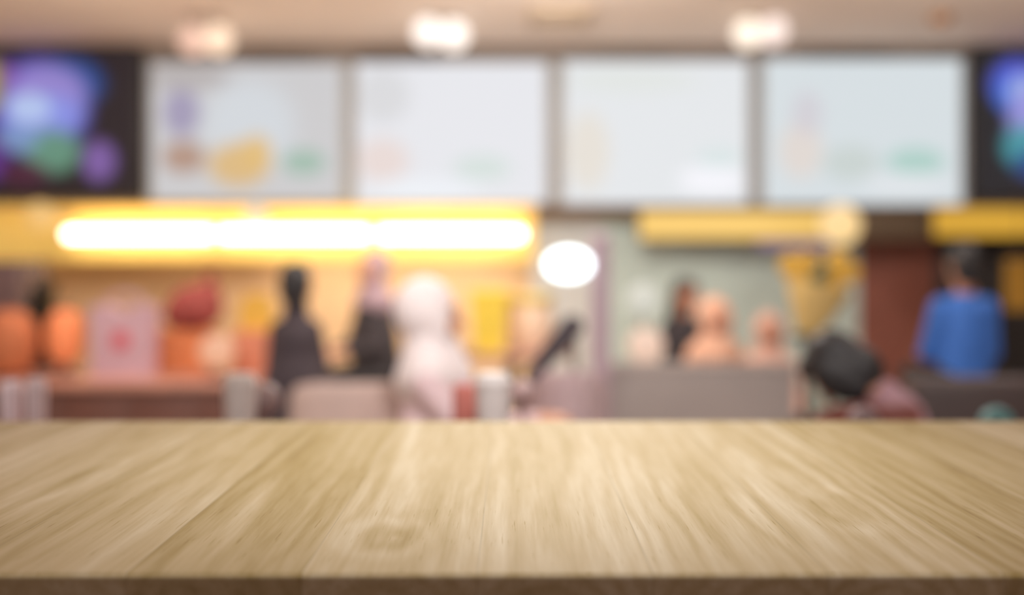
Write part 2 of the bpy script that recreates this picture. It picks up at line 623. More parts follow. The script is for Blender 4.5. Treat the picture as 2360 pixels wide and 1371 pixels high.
TVS = [
    (-110, 322, 108, 452, (44, 34, 38),
     [(-0.05, 0.1, 0.42, 0.42, (104, 92, 200), 1.0), (0.2, 0.30, 0.30, 0.22, (40, 84, 160), 0.8), (0.02, 0.22, 0.35, 0.25, (158, 140, 212), 0.9), (0.0, 0.04, 0.34, 0.2, (140, 150, 232), 0.95),
      (-0.12, 0.10, 0.2, 0.14, (186, 204, 242), 0.9), (0.06, -0.24, 0.26, 0.20, (104, 150, 126), 0.95), (-0.22, -0.14, 0.2, 0.12, (130, 160, 200), 0.8), (0.44, -0.32, 0.15, 0.18, (128, 96, 164), 1.0),
      (0.28, 0.40, 0.0001, 0.0001, (0, 0, 0), 0), (-0.36, 0.36, 0.16, 0.12, (140, 84, 168), 0.8), (-0.44, 0.28, 0.12, 0.24, (160, 148, 50), 1.0), (-0.42, -0.30, 0.14, 0.20, (100, 54, 140), 0.9), (-0.16, -0.42, 0.22, 0.12, (84, 36, 60), 0.8)],
     'dark television at the left end showing a purple and blue balloon shaped picture'),
    (2246, 2678, 108, 456, (42, 40, 44),
     [(-0.42, 0.30, 0.24, 0.22, (90, 100, 222), 1.0), (-0.5, 0.22, 0.12, 0.16, (60, 110, 210), 0.8), (-0.38, 0.24, 0.14, 0.16, (166, 184, 242), 0.9), (-0.30, 0.02, 0.22, 0.26, (160, 156, 230), 1.0),
      (-0.36, -0.20, 0.2, 0.2, (76, 160, 172), 0.95), (-0.26, -0.34, 0.22, 0.14, (44, 70, 140), 0.9), (0.1, 0.1, 0.3, 0.36, (120, 100, 200), 1.0)],
     'dark television at the right end showing a blue and violet picture'),
]
for i, (x0, x1, y0, y1, base, blobs, lab) in enumerate(TVS):
    a, b = at(x0, y0, BULK_Y), at(x1, y1, BULK_Y)
    w, h = b.x - a.x, a.z - b.z
    t = thing('television', lab, 'television', ((a.x + b.x) / 2, BULK_Y - 0.01, b.z), 0, 'televisions at the ends of the menu row')
    MB().box((0, 0.03, h / 2), (w + 0.06, 0.07, h + 0.05), 0.012).build('bezel', M_black, t)
    sm = screen_mat('television_picture_%d' % i, base, [q for q in blobs if q[2] > 0.01], 0.95)
    MB().box((0, -0.014, 0), (w - 0.04, 0.016, h - 0.04), 0.005).build('screen', sm, t, (0, 0, h / 2))

# ------------------------------------------------------------------ light canopy and lit signs under the screens
M_yellow = mat('yellow_fascia', (250, 212, 116), 0.6, 0.05, 3, emit=0.30)
a, b = at(-160, 476, 7.95), at(1232, 600, 7.95)
t = thing('light_canopy', 'long yellow canopy holding three glaring white tubes under the left menu screens', 'light fixture', ((a.x + b.x) / 2, 7.98, b.z))
w, h = b.x - a.x, a.z - b.z
cb = MB()
cb.box((0, 0.05, h / 2), (w, 0.04, h), 0.005)
cb.box((0, -0.06, h - 0.012), (w, 0.22, 0.024), 0.004)
cb.build('fascia', M_yellow, t)
M_tube = lamp_mat('white_tube_glow', (255, 240, 214), 8.0)
M_cap = mat('tube_cap_grey', (190, 185, 178), 0.4, 0.05, 10)
for (p0, p1) in ((150, 492), (506, 852), (872, 1208)):
    xa = (p0 - HX) / FPX * 7.88 - t.location.x
    xb = (p1 - HX) / FPX * 7.88 - t.location.x
    zz = at(0, 540, 7.88).z - b.z
    tube = MB().capsule((xa + 0.03, -0.10, zz), (xb - 0.03, -0.10, zz), 0.038, 0.038, 16).build('light_tube', M_tube, t)
    for xe in (xa, xb):
        MB().capsule((xe - 0.008, -0.10, zz), (xe + 0.008, -0.10, zz), 0.03, 0.03, 14).build('end_cap', M_cap, tube)
        MB().box((xe, -0.02, zz), (0.02, 0.16, 0.02)).build('bracket', M_cap, tube)


def lit_sign(px0, px1, py0, py1, rgb, st, lab, Y=7.95):
    a, b = at(px0, py0, Y), at(px1, py1, Y)
    w, h = b.x - a.x, a.z - b.z
    t = thing('light_box', lab, 'lit sign', ((a.x + b.x) / 2, Y + 0.06, b.z), 0, 'plain yellow light boxes')
    MB().box((0, 0.03, h / 2), (w + 0.02, 0.08, h + 0.02), 0.006).build('housing', mat('light_box_housing', (120, 96, 60), 0.6, 0.08, 5), t)
    MB().box((0, -0.018, 0), (w, 0.016, h), 0.006).build('diffuser', screen_mat('light_box_glow', rgb, [(-w * 0.2, -h * .1, w * 0.45, h * 0.7, tuple(min(255, c + 14) for c in rgb), 0.8)], st), t, (0, 0, h / 2))
    return t


lit_sign(1476, 1965, 484, 550, (240, 196, 106), 1.0, 'plain glowing yellow light box to the right of the oval lamp, longer one')
lit_sign(2158, 2560, 478, 544, (208, 156, 46), 0.95, 'plain amber light box at the right edge under the dark television')
t = thing('light_strip', 'thin purple glowing strip just under the longer yellow light box', 'light strip', at(1830, 562, 7.98))
MB().box((0, 0, 0), (m(170, 7.98), 0.03, 0.05), 0.01).build('glow_strip', screen_mat('purple_glow', (152, 128, 168), [], 0.9), t)
MB().box((0, 0.25, 0), (m(60, 7.98), 0.46, 0.03), 0.006).build('bracket', M_cap, t)


# ------------------------------------------------------------------ lamps
def globe(t, c, r, rgb, st, name='globe'):
    return MB().ell((0, 0, 0), (r, r, r), seg=24).build(name, lamp_mat(name + '_glow', rgb, st), t, c)


M_lampmetal = mat('lamp_metal', (150, 135, 120), 0.4, 0.08, 12, metal=0.3)
for (pa, pb, rgb1, s1, rgb2, s2, lab) in (
        ((446, 93), (503, 91), (232, 186, 164), 1.05, (248, 214, 184), 1.2, 'leftmost twin globe ceiling spotlight, above the first menu screen'),
        ((986, 75), (1046, 81), (252, 238, 228), 1.35, (253, 240, 230), 1.4, 'middle twin globe ceiling spotlight, brightest of the three'),
        ((1724, 77), (1781, 72), (252, 234, 214), 1.3, (246, 224, 214), 1.2, 'right twin globe ceiling spotlight, above the gap of the right screens')):
    Y = 7.0
    a, b = at(pa[0], pa[1], Y), at(pb[0], pb[1], Y)
    c = (a + b) / 2
    t = thing('twin_spotlight', lab, 'ceiling lamp', (c.x, Y, CEIL), 0, 'twin spotlights along the ceiling')
    MB().box((0, 0, -0.012), (0.26, 0.09, 0.024), 0.008).build('ceiling_plate', M_lampmetal, t)
    for p, rgb, st in ((a, rgb1, s1), (b, rgb2, s2)):
        q = p - Vector((c.x, Y, CEIL))
        MB().capsule((q.x, 0, -0.02), (q.x, 0, q.z), 0.012, 0.012, 10).build('stem', M_lampmetal, t)
        globe(t, (q.x, 0, q.z), 0.106, rgb, st)

# small ceiling fittings
t = thing('ceiling_vent', 'beige square air vent in the ceiling between the middle and right spotlights', 'vent', at(1290, 28, 6.93))
t.location.z = CEIL
mv = MB()
for k in range(6):
    mv.box((0, -0.2 + k * 0.08, -0.02), (0.34, 0.03, 0.03), 0.003)
mv.box((-0.19, 0, -0.02), (0.03, 0.5, 0.04), 0.003).box((0.19, 0, -0.02), (0.03, 0.5, 0.04), 0.003)
mv.build('grille', mat('vent_beige', (196, 176, 150), 0.6, 0.05, 10), t)
t = thing('smoke_detector', 'small brown round ceiling fitting above the rightmost menu screen', 'detector', at(2168, 70, 7.0))
t.location.z = CEIL
MB().lathe([(0.0, -0.07), (0.05, -0.065), (0.075, -0.03), (0.08, 0.0)]).build('housing', mat('detector_brown', (170, 126, 90), 0.6, 0.06, 9), t)

# globe lamps on short arms in front of the canopy
M_cord = mat('cord_brown', (90, 70, 55), 0.7, 0.1, 10)
for (px, py, Y, r, rgb, st, lab) in ((92, 498, 7.4, 0.105, (240, 190, 110), 0.95, 'orange globe lamp at the left end of the canopy'),
                                     (590, 500, 7.4, 0.08, (250, 225, 190), 1.1, 'pale globe lamp in front of the glaring canopy tubes'),
                                     (1936, 518, 7.4, 0.150, (252, 214, 148), 1.0, 'round amber globe lamp overlapping the end of the yellow light box')):
    p = at(px, py, Y)
    t = thing('globe_sconce', lab, 'wall lamp', (p.x, p.y, p.z))
    globe(t, (0, 0, 0), r, rgb, st)
    MB().capsule((0, r * 0.9, 0), (0, r + 0.05, 0), 0.03, 0.022, 12).build('lamp_cap', M_lampmetal, t)
    MB().capsule((0, r + 0.05, 0), (0, 7.97 - Y, 0), 0.014, 0.014, 10).build('arm', M_lampmetal, t)

# post with the oval lamp
p = at(1384, 540, 5.1)
t = thing('lamp_post', 'lilac grey post carrying a glaring oval white lamp on its left side', 'lamp post', (p.x, 5.1, 0))
PH = p.z
M_post = mat('lilac_post_paint', (170, 150, 162), 0.55, 0.05, 4)
MB().box((0, 0, PH / 2), (0.095, 0.08, PH), 0.015).build('post', M_post, t)
MB().box((0, 0, 0.02), (0.3, 0.3, 0.04), 0.01).build('base_plate', M_post, t)
q = at(1310, 609, 5.1)
qx, qz = q.x - p.x, q.z
MB().capsule((qx * 0.3, 0, qz), (0, 0, qz), 0.02, 0.02, 10).build('bracket', M_post, t)
MB().ell((0, 0, 0), (0.118, 0.07, 0.078), seg=28).build('oval_lamp', lamp_mat('oval_lamp_glow', (236, 250, 255), 4.0), t, (qx, 0, qz))

# globes behind the grey booth, added in place of blurred highlight discs
p = at(1482, 690, 5.75)
t = thing('highlight_globes', 'two glowing globes on a pole, pale over peach, standing in for blurred highlights behind grey booth', 'floor lamp', (p.x, 5.75, 0))
MB().lathe([(0, 0), (0.15, 0), (0.15, 0.02), (0.03, 0.04), (0, 0.04)]).build('base', M_lampmetal, t)
MB().tube([(0, 0, 0.03), (0, 0, 0.7), (0, 0, p.z)], 0.012, 10).build('pole', M_lampmetal, t)
globe(t, (0, 0, p.z), 0.095, (196, 196, 184), 1.05)
q = at(1488, 796, 5.75)
globe(t, (q.x - p.x, 0, q.z), 0.105, (226, 190, 168), 1.05)

# ------------------------------------------------------------------ left counter and what stands on it
CZ = 0.76
CY = 5.45
M_counter = mat('counter_brown', (112, 72, 60), 0.5, 0.12, 5, stretch=(1, 1, 6))
M_countertop = mat('counter_top_lit_rose', (190, 138, 120), 0.4, 0.08, 6)  # light falling on the top is put into this paler colour
xl, xr = at(-180, 0, CY).x, at(612, 0, CY).x
t = thing('serving_counter', 'low dark brown counter with a top coloured rosy brown as if lit at the left', 'counter', ((xl + xr) / 2, CY + 0.4, 0))
w = xr - xl
MB().box((0, 0.02, (CZ - 0.04) / 2 + 0.04), (w - 0.06, 0.72, CZ - 0.12), 0.006).build('cabinet_body', M_counter, t)
MB().box((0, 0, CZ - 0.02), (w, 0.82, 0.04), 0.008).build('countertop', M_countertop, t)
MB().box((0, 0.04, 0.04), (w - 0.1, 0.64, 0.08)).build('plinth', M_dark, t)
dp = MB()
for k in range(5):
    dp.box((-w / 2 + (k + 0.5) * w / 5, -0.345, CZ / 2 + 0.01), (w / 5 - 0.03, 0.02, CZ - 0.2), 0.006)
dp.build('front_panels', M_counter, t)

# pink bag
p = at(288, 0, 5.75)
t = thing('shopping_bag', 'pink paper bag with a small red patch standing on the brown counter', 'bag', (p.x, 5.75, CZ))
bw, bh, bd = m(145, 5.75), 0.40, 0.13
bg_ = MB()
bg_.extrude_poly([(-bw * 0.46, 0), (bw * 0.46, 0), (bw * 0.5, bh), (bw * 0.24, bh * 1.02), (0, bh * 0.9), (-bw * 0.24, bh * 1.02), (-bw * 0.5, bh)], -bd / 2, bd / 2)
bg_.build('bag_body', mat('pink_paper', (202, 168, 180), 0.7, 0.06, 9), t)
MB().ell((0.0, -bd / 2, bh * 0.52), (bw * 0.15, 0.006, bw * 0.15)).build('red_patch', mat('red_print', (205, 96, 108), 0.7, 0.08, 20), t)
for sy in (-1, 1):
    MB().tube([(-bw * 0.3, sy * 0.05, bh * 0.95), (-bw * 0.28, sy * 0.05, bh * 1.1), (0, sy * 0.05, bh * 1.2), (bw * 0.28, sy * 0.05, bh * 1.1), (bw * 0.3, sy * 0.05, bh * 0.95)], 0.006, 8).build('handle', mat('lavender_cord', (190, 160, 180), 0.7, 0.06, 20), t)

# orange jars / lanterns
M_lantern = mat('orange_paper_shade', (226, 132, 84), 0.7, 0.08, 8, emit=0.30)
M_lantern2 = mat('rust_paper_shade', (176, 100, 62), 0.7, 0.10, 8, emit=0.16)
for (px, py, Y, rx, rz, mt_, lab) in ((150, 775, 5.75, 0.105, 0.16, M_lantern, 'bright orange paper lantern on the counter left of the pink bag'),
                                      (22, 790, 5.66, 0.15, 0.19, M_lantern2, 'dull rust coloured paper lantern at the left edge of the counter')):
    p = at(px, py, Y)
    t = thing('paper_lantern', lab, 'lantern', (p.x, Y, CZ))
    zc = p.z - CZ
    prof = [(0.03, zc - rz)]
    for k in range(1, 18):
        a = math.pi * k / 18
        prof.append((rx * (math.sin(a) ** 0.7) * (1 + (0.02 if k % 2 else -0.015)), zc - rz * math.cos(a)))
    prof.append((0.03, zc + rz))
    MB().lathe(prof, seg=28).build('lantern_shade', mt_, t)
    MB().lathe([(0, 0), (0.09, 0), (0.09, 0.015), (0.03, 0.025), (0.03, zc - rz), (0, zc - rz)]).build('foot', M_counter, t)
    MB().lathe([(0, zc + rz - 0.005), (0.04, zc + rz - 0.005), (0.04, zc + rz + 0.015), (0, zc + rz + 0.02)]).build('top_cap', M_counter, t)

# dark leafy plant
p = at(95, 690, 6.1)
t = thing('potted_plant', 'dark green leafy plant in a pot behind the paper lanterns', 'plant', (p.x, 6.1, CZ))
MB().lathe([(0, 0), (0.09, 0), (0.12, 0.18), (0.125, 0.2), (0.105, 0.2), (0.1, 0.17), (0, 0.17)]).build('pot', mat('dark_pot', (70, 48, 40), 0.5, 0.1, 9), t)
lv = MB()
rnd = random.Random(3)
for k in range(70):
    az = rnd.uniform(0, 2 * math.pi)
    el = rnd.uniform(0.1, 1.45)
    ln = rnd.uniform(0.10, 0.30)
    base = Vector((0, 0, 0.2 + rnd.uniform(0, 0.16)))
    d = Vector((math.cos(az) * math.cos(el), math.sin(az) * math.cos(el), math.sin(el)))
    s = d.cross(Vector((0, 0, 1)))
    s.normalize()
    up = s.cross(d)
    n_ = 5
    pts = []
    for j in range(n_ + 1):
        f = j / n_
        pos = base + d * ln * f - Vector((0, 0, 0.06 * f * f))
        wd = 0.04 * math.sin(math.pi * min(1, f * 0.92 + 0.05))
        pts.append((pos + s * wd, pos + up * 0.006, pos - s * wd))
    vv = [[lv.bm.verts.new(q) for q in tr] for tr in pts]
    for j in range(n_):
        for c in range(2):
            lv.bm.faces.new((vv[j][c], vv[j][c + 1], vv[j + 1][c + 1], vv[j + 1][c]))
lv.build('foliage', mat('dark_leaf', (32, 44, 40), 0.5, 0.2, 20), t)
MB().tube([(0, 0, 0.15), (0.01, 0, 0.25), (0, 0.01, 0.36)], 0.012, 8).build('stem', M_counter, t)

# crate with a dark red sack, globe added for a blurred highlight disc, salmon box with yellow box
p = at(437, 0, 5.99)
t = thing('storage_crate', 'orange brown crate on the counter right of the pink bag', 'crate', (p.x, 5.99, CZ))
cr = MB()
cwid = m(110, 5.9)
for k in range(4):
    cr.box((0, -0.13, 0.035 + k * 0.062), (cwid, 0.014, 0.052), 0.003).box((0, 0.13, 0.035 + k * 0.062), (cwid, 0.014, 0.052), 0.003)
    cr.box((-cwid / 2, 0, 0.035 + k * 0.062), (0.014, 0.26, 0.052), 0.003).box((cwid / 2, 0, 0.035 + k * 0.062), (0.014, 0.26, 0.052), 0.003)
cr.box((0, 0, 0.012), (cwid, 0.26, 0.014))
cr.build('slats', mat('orange_crate_wood', (214, 128, 78), 0.6, 0.12, 8), t)
M_cpost = mat('orange_crate_post', (196, 112, 66), 0.6, 0.12, 8)
for sx in (-1, 1):
    for sy in (-1, 1):
        MB().box((sx * (cwid / 2 - 0.014), sy * 0.115, 0.125), (0.022, 0.022, 0.25), 0.002).build('corner_post', M_cpost, t)
p2 = at(450, 700, 5.99)
t = thing('red_sack', 'dark red stuffed sack lying on the orange crate', 'sack', (p2.x, 5.99, CZ + 0.25))
MB().ell((0, 0, 0.13), (0.17, 0.11, 0.135)).ell((0.07, 0.0, 0.2), (0.09, 0.08, 0.09)).ell((-0.09, 0, 0.09), (0.1, 0.1, 0.09)).build('sack_body', mat('dark_red_cloth', (152, 70, 64), 0.8, 0.15, 9), t, voxel=0.012, soft=6)
MB().capsule((0.08, 0, 0.28), (0.1, 0, 0.33), 0.02, 0.035, 12).build('tied_neck', mat('red_brown_cloth', (140, 80, 66), 0.8, 0.15, 9), t)
p = at(500, 810, 5.62)
t = thing('highlight_globe', 'peach glowing globe standing in for a blurred highlight below the dark red sack', 'table lamp', (p.x, 5.62, CZ))
globe(t, (0, 0, p.z - CZ), 0.098, (238, 172, 134), 0.9)
MB().lathe([(0, 0), (0.06, 0), (0.06, 0.015), (0.02, 0.03), (0.02, p.z - CZ - 0.08), (0, p.z - CZ - 0.08)]).build('lamp_base', M_counter, t)
p = at(592, 0, 5.95)
t = thing('salmon_box', 'salmon coloured box on the right end of the counter', 'box', (p.x, 5.95, CZ))
MB().box((0, 0, 0.12), (0.24, 0.2, 0.24), 0.008).build('carton', mat('salmon_card', (206, 132, 102), 0.7, 0.08, 9), t)
MB().box((0, 0, 0.243), (0.25, 0.21, 0.012), 0.004).build('lid', mat('salmon_lid', (216, 146, 116), 0.7, 0.08, 9), t)
t = thing('yellow_box', 'mustard yellow packet standing on the salmon box', 'packet', (p.x, 5.95, CZ + 0.25))
yb = MB()
yb.extrude_poly([(-0.09, 0), (0.09, 0), (0.095, 0.13), (0.07, 0.19), (-0.07, 0.19), (-0.095, 0.13)], -0.05, 0.05)
yb.build('packet_body', mat('mustard_packet', (218, 172, 66), 0.6, 0.08, 9), t)
MB().box((0, 0, 0.2), (0.13, 0.03, 0.03), 0.006).build('folded_top', mat('mustard_fold', (200, 156, 60), 0.6, 0.08, 9), t)

# dark cabinet at the far left behind the counter
p = at(-45, 600, 6.7)
t = thing('tall_cabinet', 'dark mauve brown tall cabinet at the left edge behind the counter', 'cabinet', (p.x, 6.75, 0))
MB().box((0, 0, p.z / 2), (m(230, 6.7), 0.4, p.z), 0.01).build('carcass', mat('mauve_brown_cabinet', (98, 78, 78), 0.6, 0.1, 4), t)
for sx in (-1, 1):
    d = MB().box((sx * m(57, 6.7), -0.21, p.z / 2), (m(106, 6.7), 0.02, p.z - 0.08), 0.006).build('door', mat('mauve_brown_door', (104, 82, 82), 0.6, 0.1, 4), t)
    MB().capsule((sx * m(8, 6.7), -0.23, 0.95), (sx * m(8, 6.7), -0.23, 1.1), 0.008, 0.008, 8).build('handle', M_lampmetal, d)

# ------------------------------------------------------------------ people
M_skin = mat('skin_tan', (214, 160, 130), 0.55, 0.06, 30)
M_skin2 = mat('skin_brown', (180, 126, 100), 0.55, 0.06, 30)
M_eye = mat('eye_white', (225, 220, 215), 0.3, 0.02, 30)
M_iris = mat('eye_brown', (40, 28, 22), 0.3, 0.05, 30)
M_lip = mat('lip_rose', (178, 96, 90), 0.5, 0.05, 30)
M_hair = mat('black_hair', (34, 32, 34), 0.5, 0.25, 60, stretch=(4, 4, 0.6))
M_shoe = mat('dark_shoe', (46, 40, 38), 0.5, 0.1, 20)


def person(label, X, Y, seat, rz, top, trousers, skin, lean=(0, 0), torso=0.47, head='hair', hair_mat=None, cloak=None, sleeve=None, shoulder=0.165, scarf_mat=None, scarf_w=0.0, head_drop=0.0, arms='lap', tilt=0.0, headup=0.5, nod=0.04, long_hair=False, foot_z=None):
    """seated figure. local frame: faces -y, hips above the seat of height `seat`"""
    t = thing('person', label, 'person', (X, Y, 0), rz)
    hz = seat + 0.10
    H = Vector((0, 0, hz))
    N = Vector((lean[0], lean[1], hz + torso))
    ax = (N - H).normalized()
    side = Vector((1, 0, 0))
    side = (side - ax * side.dot(ax)).normalized()
    hd = (ax * 0.5 + Vector((math.sin(tilt), -nod, headup))).normalized()
    HC = N + hd * (0.165 - head_drop)
    up = hd
    fwd = Vector((0, -1, 0))
    fwd = (fwd - up * fwd.dot(up)).normalized()
    hs = fwd.cross(up).normalized()
    RM = Matrix((( -hs.x, -fwd.x, up.x, 0), (-hs.y, -fwd.y, up.y, 0), (-hs.z, -fwd.z, up.z, 0), (0, 0, 0, 1)))
    RM = Matrix(((hs.x, -fwd.x, up.x, 0), (hs.y, -fwd.y, up.y, 0), (hs.z, -fwd.z, up.z, 0), (0, 0, 0, 1)))

    def hp(x, y, z):
        return HC + (RM.to_3x3() @ Vector((x, y, z)))
    shs, els, hns = [], [], []
    for s in (-1, 1):
        sh = N + side * s * shoulder - ax * 0.055
        if arms == 'lap':
            el = sh + Vector((s * 0.05, -0.06, -0.25))
            hn = el + Vector((-s * 0.07, -0.21, -0.02))
        elif arms == 'table':
            el = sh + Vector((s * 0.05, -0.17, -0.20))
            hn = el + Vector((-s * 0.12, -0.20, 0.05))
        shs.append(sh); els.append(el); hns.append(hn)
    knees = [Vector((s * 0.11, -0.43, hz + 0.01)) for s in (-1, 1)]
    fz = foot_z if foot_z is not None else max(0.02, hz - 0.52)
    ank = [Vector((s * 0.11, -0.36, fz + 0.07)) for s in (-1, 1)]
    # --- skin: one continuous surface
    b = MB()
    b.ell(hp(0, 0.008, 0.018), (0.074, 0.092, 0.098), RM)
    b.ell(hp(0, -0.022, -0.05), (0.055, 0.062, 0.062), RM)
    b.ell(hp(0, -0.045, -0.092), (0.026, 0.026, 0.022), RM)
    b.capsule(hp(0, -0.088, 0.012), hp(0, -0.108, -0.03), 0.009, 0.014, 10)
    for s in (-1, 1):
        b.ell(hp(s * 0.075, 0.01, -0.012), (0.011, 0.02, 0.032), RM)
        b.ell(hp(s * 0.034, -0.066, -0.032), (0.024, 0.024, 0.022), RM)
        b.capsule(hp(s * 0.014, -0.086, 0.03), hp(s * 0.05, -0.076, 0.03), 0.010, 0.010, 8)
    b.capsule(N - ax * 0.02, hp(0, 0.012, -0.07), 0.058, 0.05)
    b.capsule(H, H + ax * torso * 0.55, 0.12, 0.115)
    b.capsule(H + ax * torso * 0.55, N - ax * 0.09, 0.115, 0.11)
    b.capsule(shs[0], shs[1], 0.05, 0.05)
    for i, s in enumerate((-1, 1)):
        b.capsule(shs[i], els[i], 0.047, 0.036)
        fw = (hns[i] - els[i]).normalized()
        b.capsule(els[i], hns[i], 0.037, 0.025)
        palm = hns[i] + fw * 0.05
        sd = fw.cross(Vector((0, 0, 1))).normalized()
        b.capsule(hns[i], palm, 0.024, 0.026)
        b.capsule(palm - sd * 0.024, palm + sd * 0.024, 0.016, 0.016)
        for k, (off, ln) in enumerate(((-0.030, 0.060), (-0.010, 0.072), (0.010, 0.068), (0.030, 0.052))):
            r0 = palm + sd * off + fw * 0.008
            k1 = r0 + fw * ln * 0.55 + Vector((0, 0, -0.004))
            k2 = k1 + fw * ln * 0.40 + Vector((0, 0, -0.022))
            b.capsule(r0, k1, 0.0095, 0.009, 8)
            b.capsule(k1, k2, 0.009, 0.008, 8)
        th0 = hns[i] + fw * 0.02 - sd * s * 0.02
        th1 = th0 + fw * 0.035 - sd * s * 0.025
        b.capsule(th0, th1, 0.012, 0.010, 8)
        b.capsule(th1, th1 + fw * 0.028 - sd * s * 0.004, 0.010, 0.009, 8)
        hj = H + side * s * 0.085
        b.capsule(hj, knees[i], 0.078, 0.052)
        b.capsule(knees[i], ank[i], 0.05, 0.034)
        b.capsule(ank[i], ank[i] + Vector((0, -0.12, -0.045)), 0.034, 0.024)
    b.build('body', skin, t, voxel=0.008, soft=3)
    # --- face
    for s in (-1, 1):
        e = MB().ell(hp(s * 0.032, -0.075, 0.008), (0.0125, 0.010, 0.009), RM, 12).build('eye', M_eye, t)
        MB().ell(hp(s * 0.032, -0.083, 0.008), (0.006, 0.005, 0.006), RM, 10).build('iris', M_iris, e)
    MB().capsule(hp(-0.02, -0.083, -0.06), hp(0.02, -0.083, -0.06), 0.006, 0.006, 8).build('mouth', M_lip, t)
    # --- top
    c = MB()
    c.capsule(H - ax * 0.02, H + ax * torso * 0.55, 0.142, 0.130)
    c.capsule(H + ax * torso * 0.55, N - ax * 0.10, 0.130, 0.124)
    c.capsule(shs[0], shs[1], 0.062, 0.062)
    c.capsule(N - ax * 0.06, N - ax * 0.01, 0.085, 0.066)
    for i in range(2):
        c.capsule(shs[i], els[i], 0.060, 0.050)
        if sleeve != 'short':
            c.capsule(els[i], els[i].lerp(hns[i], 0.9), 0.050, 0.036)
    if cloak:
        for (p0, p1, r0, r1) in cloak:
            c.capsule(N + ax * p0, N + ax * p1, r0, r1, 20)
    c.build('top', top, t, voxel=0.011, soft=5)
    # --- trousers and shoes
    tr = MB()
    tr.capsule(H + side * 0.06, H - side * 0.06, 0.128, 0.128)
    for i, s in enumerate((-1, 1)):
        tr.capsule(H + side * s * 0.085, knees[i], 0.094, 0.066)
        tr.capsule(knees[i], knees[i].lerp(ank[i], 0.93), 0.066, 0.052)
    tr.build('trousers', trousers, t, voxel=0.013, soft=4)
    for i in range(2):
        MB().capsule(ank[i] + Vector((0, 0.03, -0.035)), ank[i] + Vector((0, -0.13, -0.048)), 0.044, 0.036).box(ank[i] + Vector((0, -0.05, -0.075)), (0.085, 0.25, 0.014), 0.004).build('shoe', M_shoe, t)
    # --- hair or headscarf
    h = MB()
    if head == 'hair':
        h.ell(hp(0, 0.028, 0.034), (0.083, 0.094, 0.098), RM)
        h.ell(hp(0, 0.05, -0.02), (0.078, 0.066, 0.085), RM)
        h.ell(hp(0, -0.02, 0.083), (0.068, 0.07, 0.042), RM)
        if long_hair == 'bob':   # chin length, falling forward past the cheeks
            h.ell(hp(0, 0.035, -0.035), (0.088, 0.082, 0.105), RM)
            for s in (-1, 1):
                h.ell(hp(s * 0.072, -0.022, -0.02), (0.030, 0.062, 0.098), RM)
        elif long_hair:
            h.capsule(hp(0, 0.06, -0.02), hp(0, 0.085, -0.26), 0.075, 0.085, 18)
            for s in (-1, 1):
                h.capsule(hp(s * 0.066, 0.03, 0.0), hp(s * 0.075, 0.05, -0.2), 0.03, 0.035, 12)
        h.build('hair', hair_mat or M_hair, t, voxel=0.009, soft=4)
    else:
        g = scarf_w
        h.ell(hp(0, 0.028, 0.026), (0.088 + g, 0.094 + g * 0.6, 0.104 + g * 0.6), RM)
        for k in range(15):   # band framing the face
            a0, a1 = 2 * math.pi * k / 15, 2 * math.pi * (k + 1) / 15
            h.capsule(hp(math.sin(a0) * 0.074, -0.036 + 0.012 * math.cos(a0), -0.008 + math.cos(a0) * 0.098), hp(math.sin(a1) * 0.074, -0.036 + 0.012 * math.cos(a1), -0.008 + math.cos(a1) * 0.098), 0.022 + g * 0.3, 0.022 + g * 0.3, 10)
        h.capsule(hp(0, 0.005, -0.10), N - ax * 0.04, 0.082 + g * 0.6, 0.115 + g, 18)
        h.capsule(N - ax * 0.04 + side * 0.08, N - ax * 0.04 - side * 0.08, 0.085 + g * 0.4, 0.085 + g * 0.4, 16)
        h.build('headscarf', scarf_mat, t, voxel=0.010, soft=4)
    return t


M_steel = mat('brushed_steel', (150, 145, 142), 0.35, 0.06, 20, metal=0.8)
M_seat = mat('dark_seat_vinyl', (70, 58, 54), 0.5, 0.1, 12)


def stool(X, Y, seat, label):
    t = thing('bar_stool', label, 'stool', (X, Y, 0), 0, 'bar stools under the seated people')
    MB().lathe([(0, seat - 0.05), (0.15, seat - 0.05), (0.165, seat - 0.035), (0.165, seat - 0.012), (0.15, seat), (0, seat)]).build('seat', M_seat, t)
    for k in range(4):
        a = math.pi / 4 + k * math.pi / 2
        MB().tube([(0.10 * math.cos(a), 0.10 * math.sin(a), seat - 0.04), (0.20 * math.cos(a), 0.20 * math.sin(a), 0)], 0.012, 8).build('leg', M_steel, t)
    ring = [(0.165 * math.cos(2 * math.pi * k / 24), 0.165 * math.sin(2 * math.pi * k / 24), seat * 0.35) for k in range(25)]
    MB().tube(ring, 0.009, 8).build('footrest', M_steel, t)
    return t


PI = math.pi
M_dk1 = mat('plum_black_cloth', (56, 46, 52), 0.8, 0.12, 10)
M_dk2 = mat('charcoal_cloth', (56, 50, 53), 0.8, 0.12, 10)
M_dktr = mat('black_trouser_cloth', (40, 36, 38), 0.8, 0.12, 10)
M_mauve_scarf = mat('mauve_scarf_cloth', (176, 150, 158), 0.8, 0.08, 12)
M_white_scarf = mat('white_scarf_cloth', (244, 234, 234), 0.8, 0.04, 12)
M_pink = mat('pale_pink_cloth', (230, 204, 208), 0.8, 0.06, 10)
M_peach_scarf = mat('peach_scarf_cloth', (222, 172, 144), 0.8, 0.06, 12)
M_rose_scarf = mat('rose_scarf_cloth', (226, 182, 164), 0.8, 0.06, 12)
M_mauve = mat('mauve_shirt_cloth', (168, 132, 142), 0.8, 0.08, 10)
M_blue = mat('blue_shirt_cloth', (58, 112, 198), 0.75, 0.10, 9)

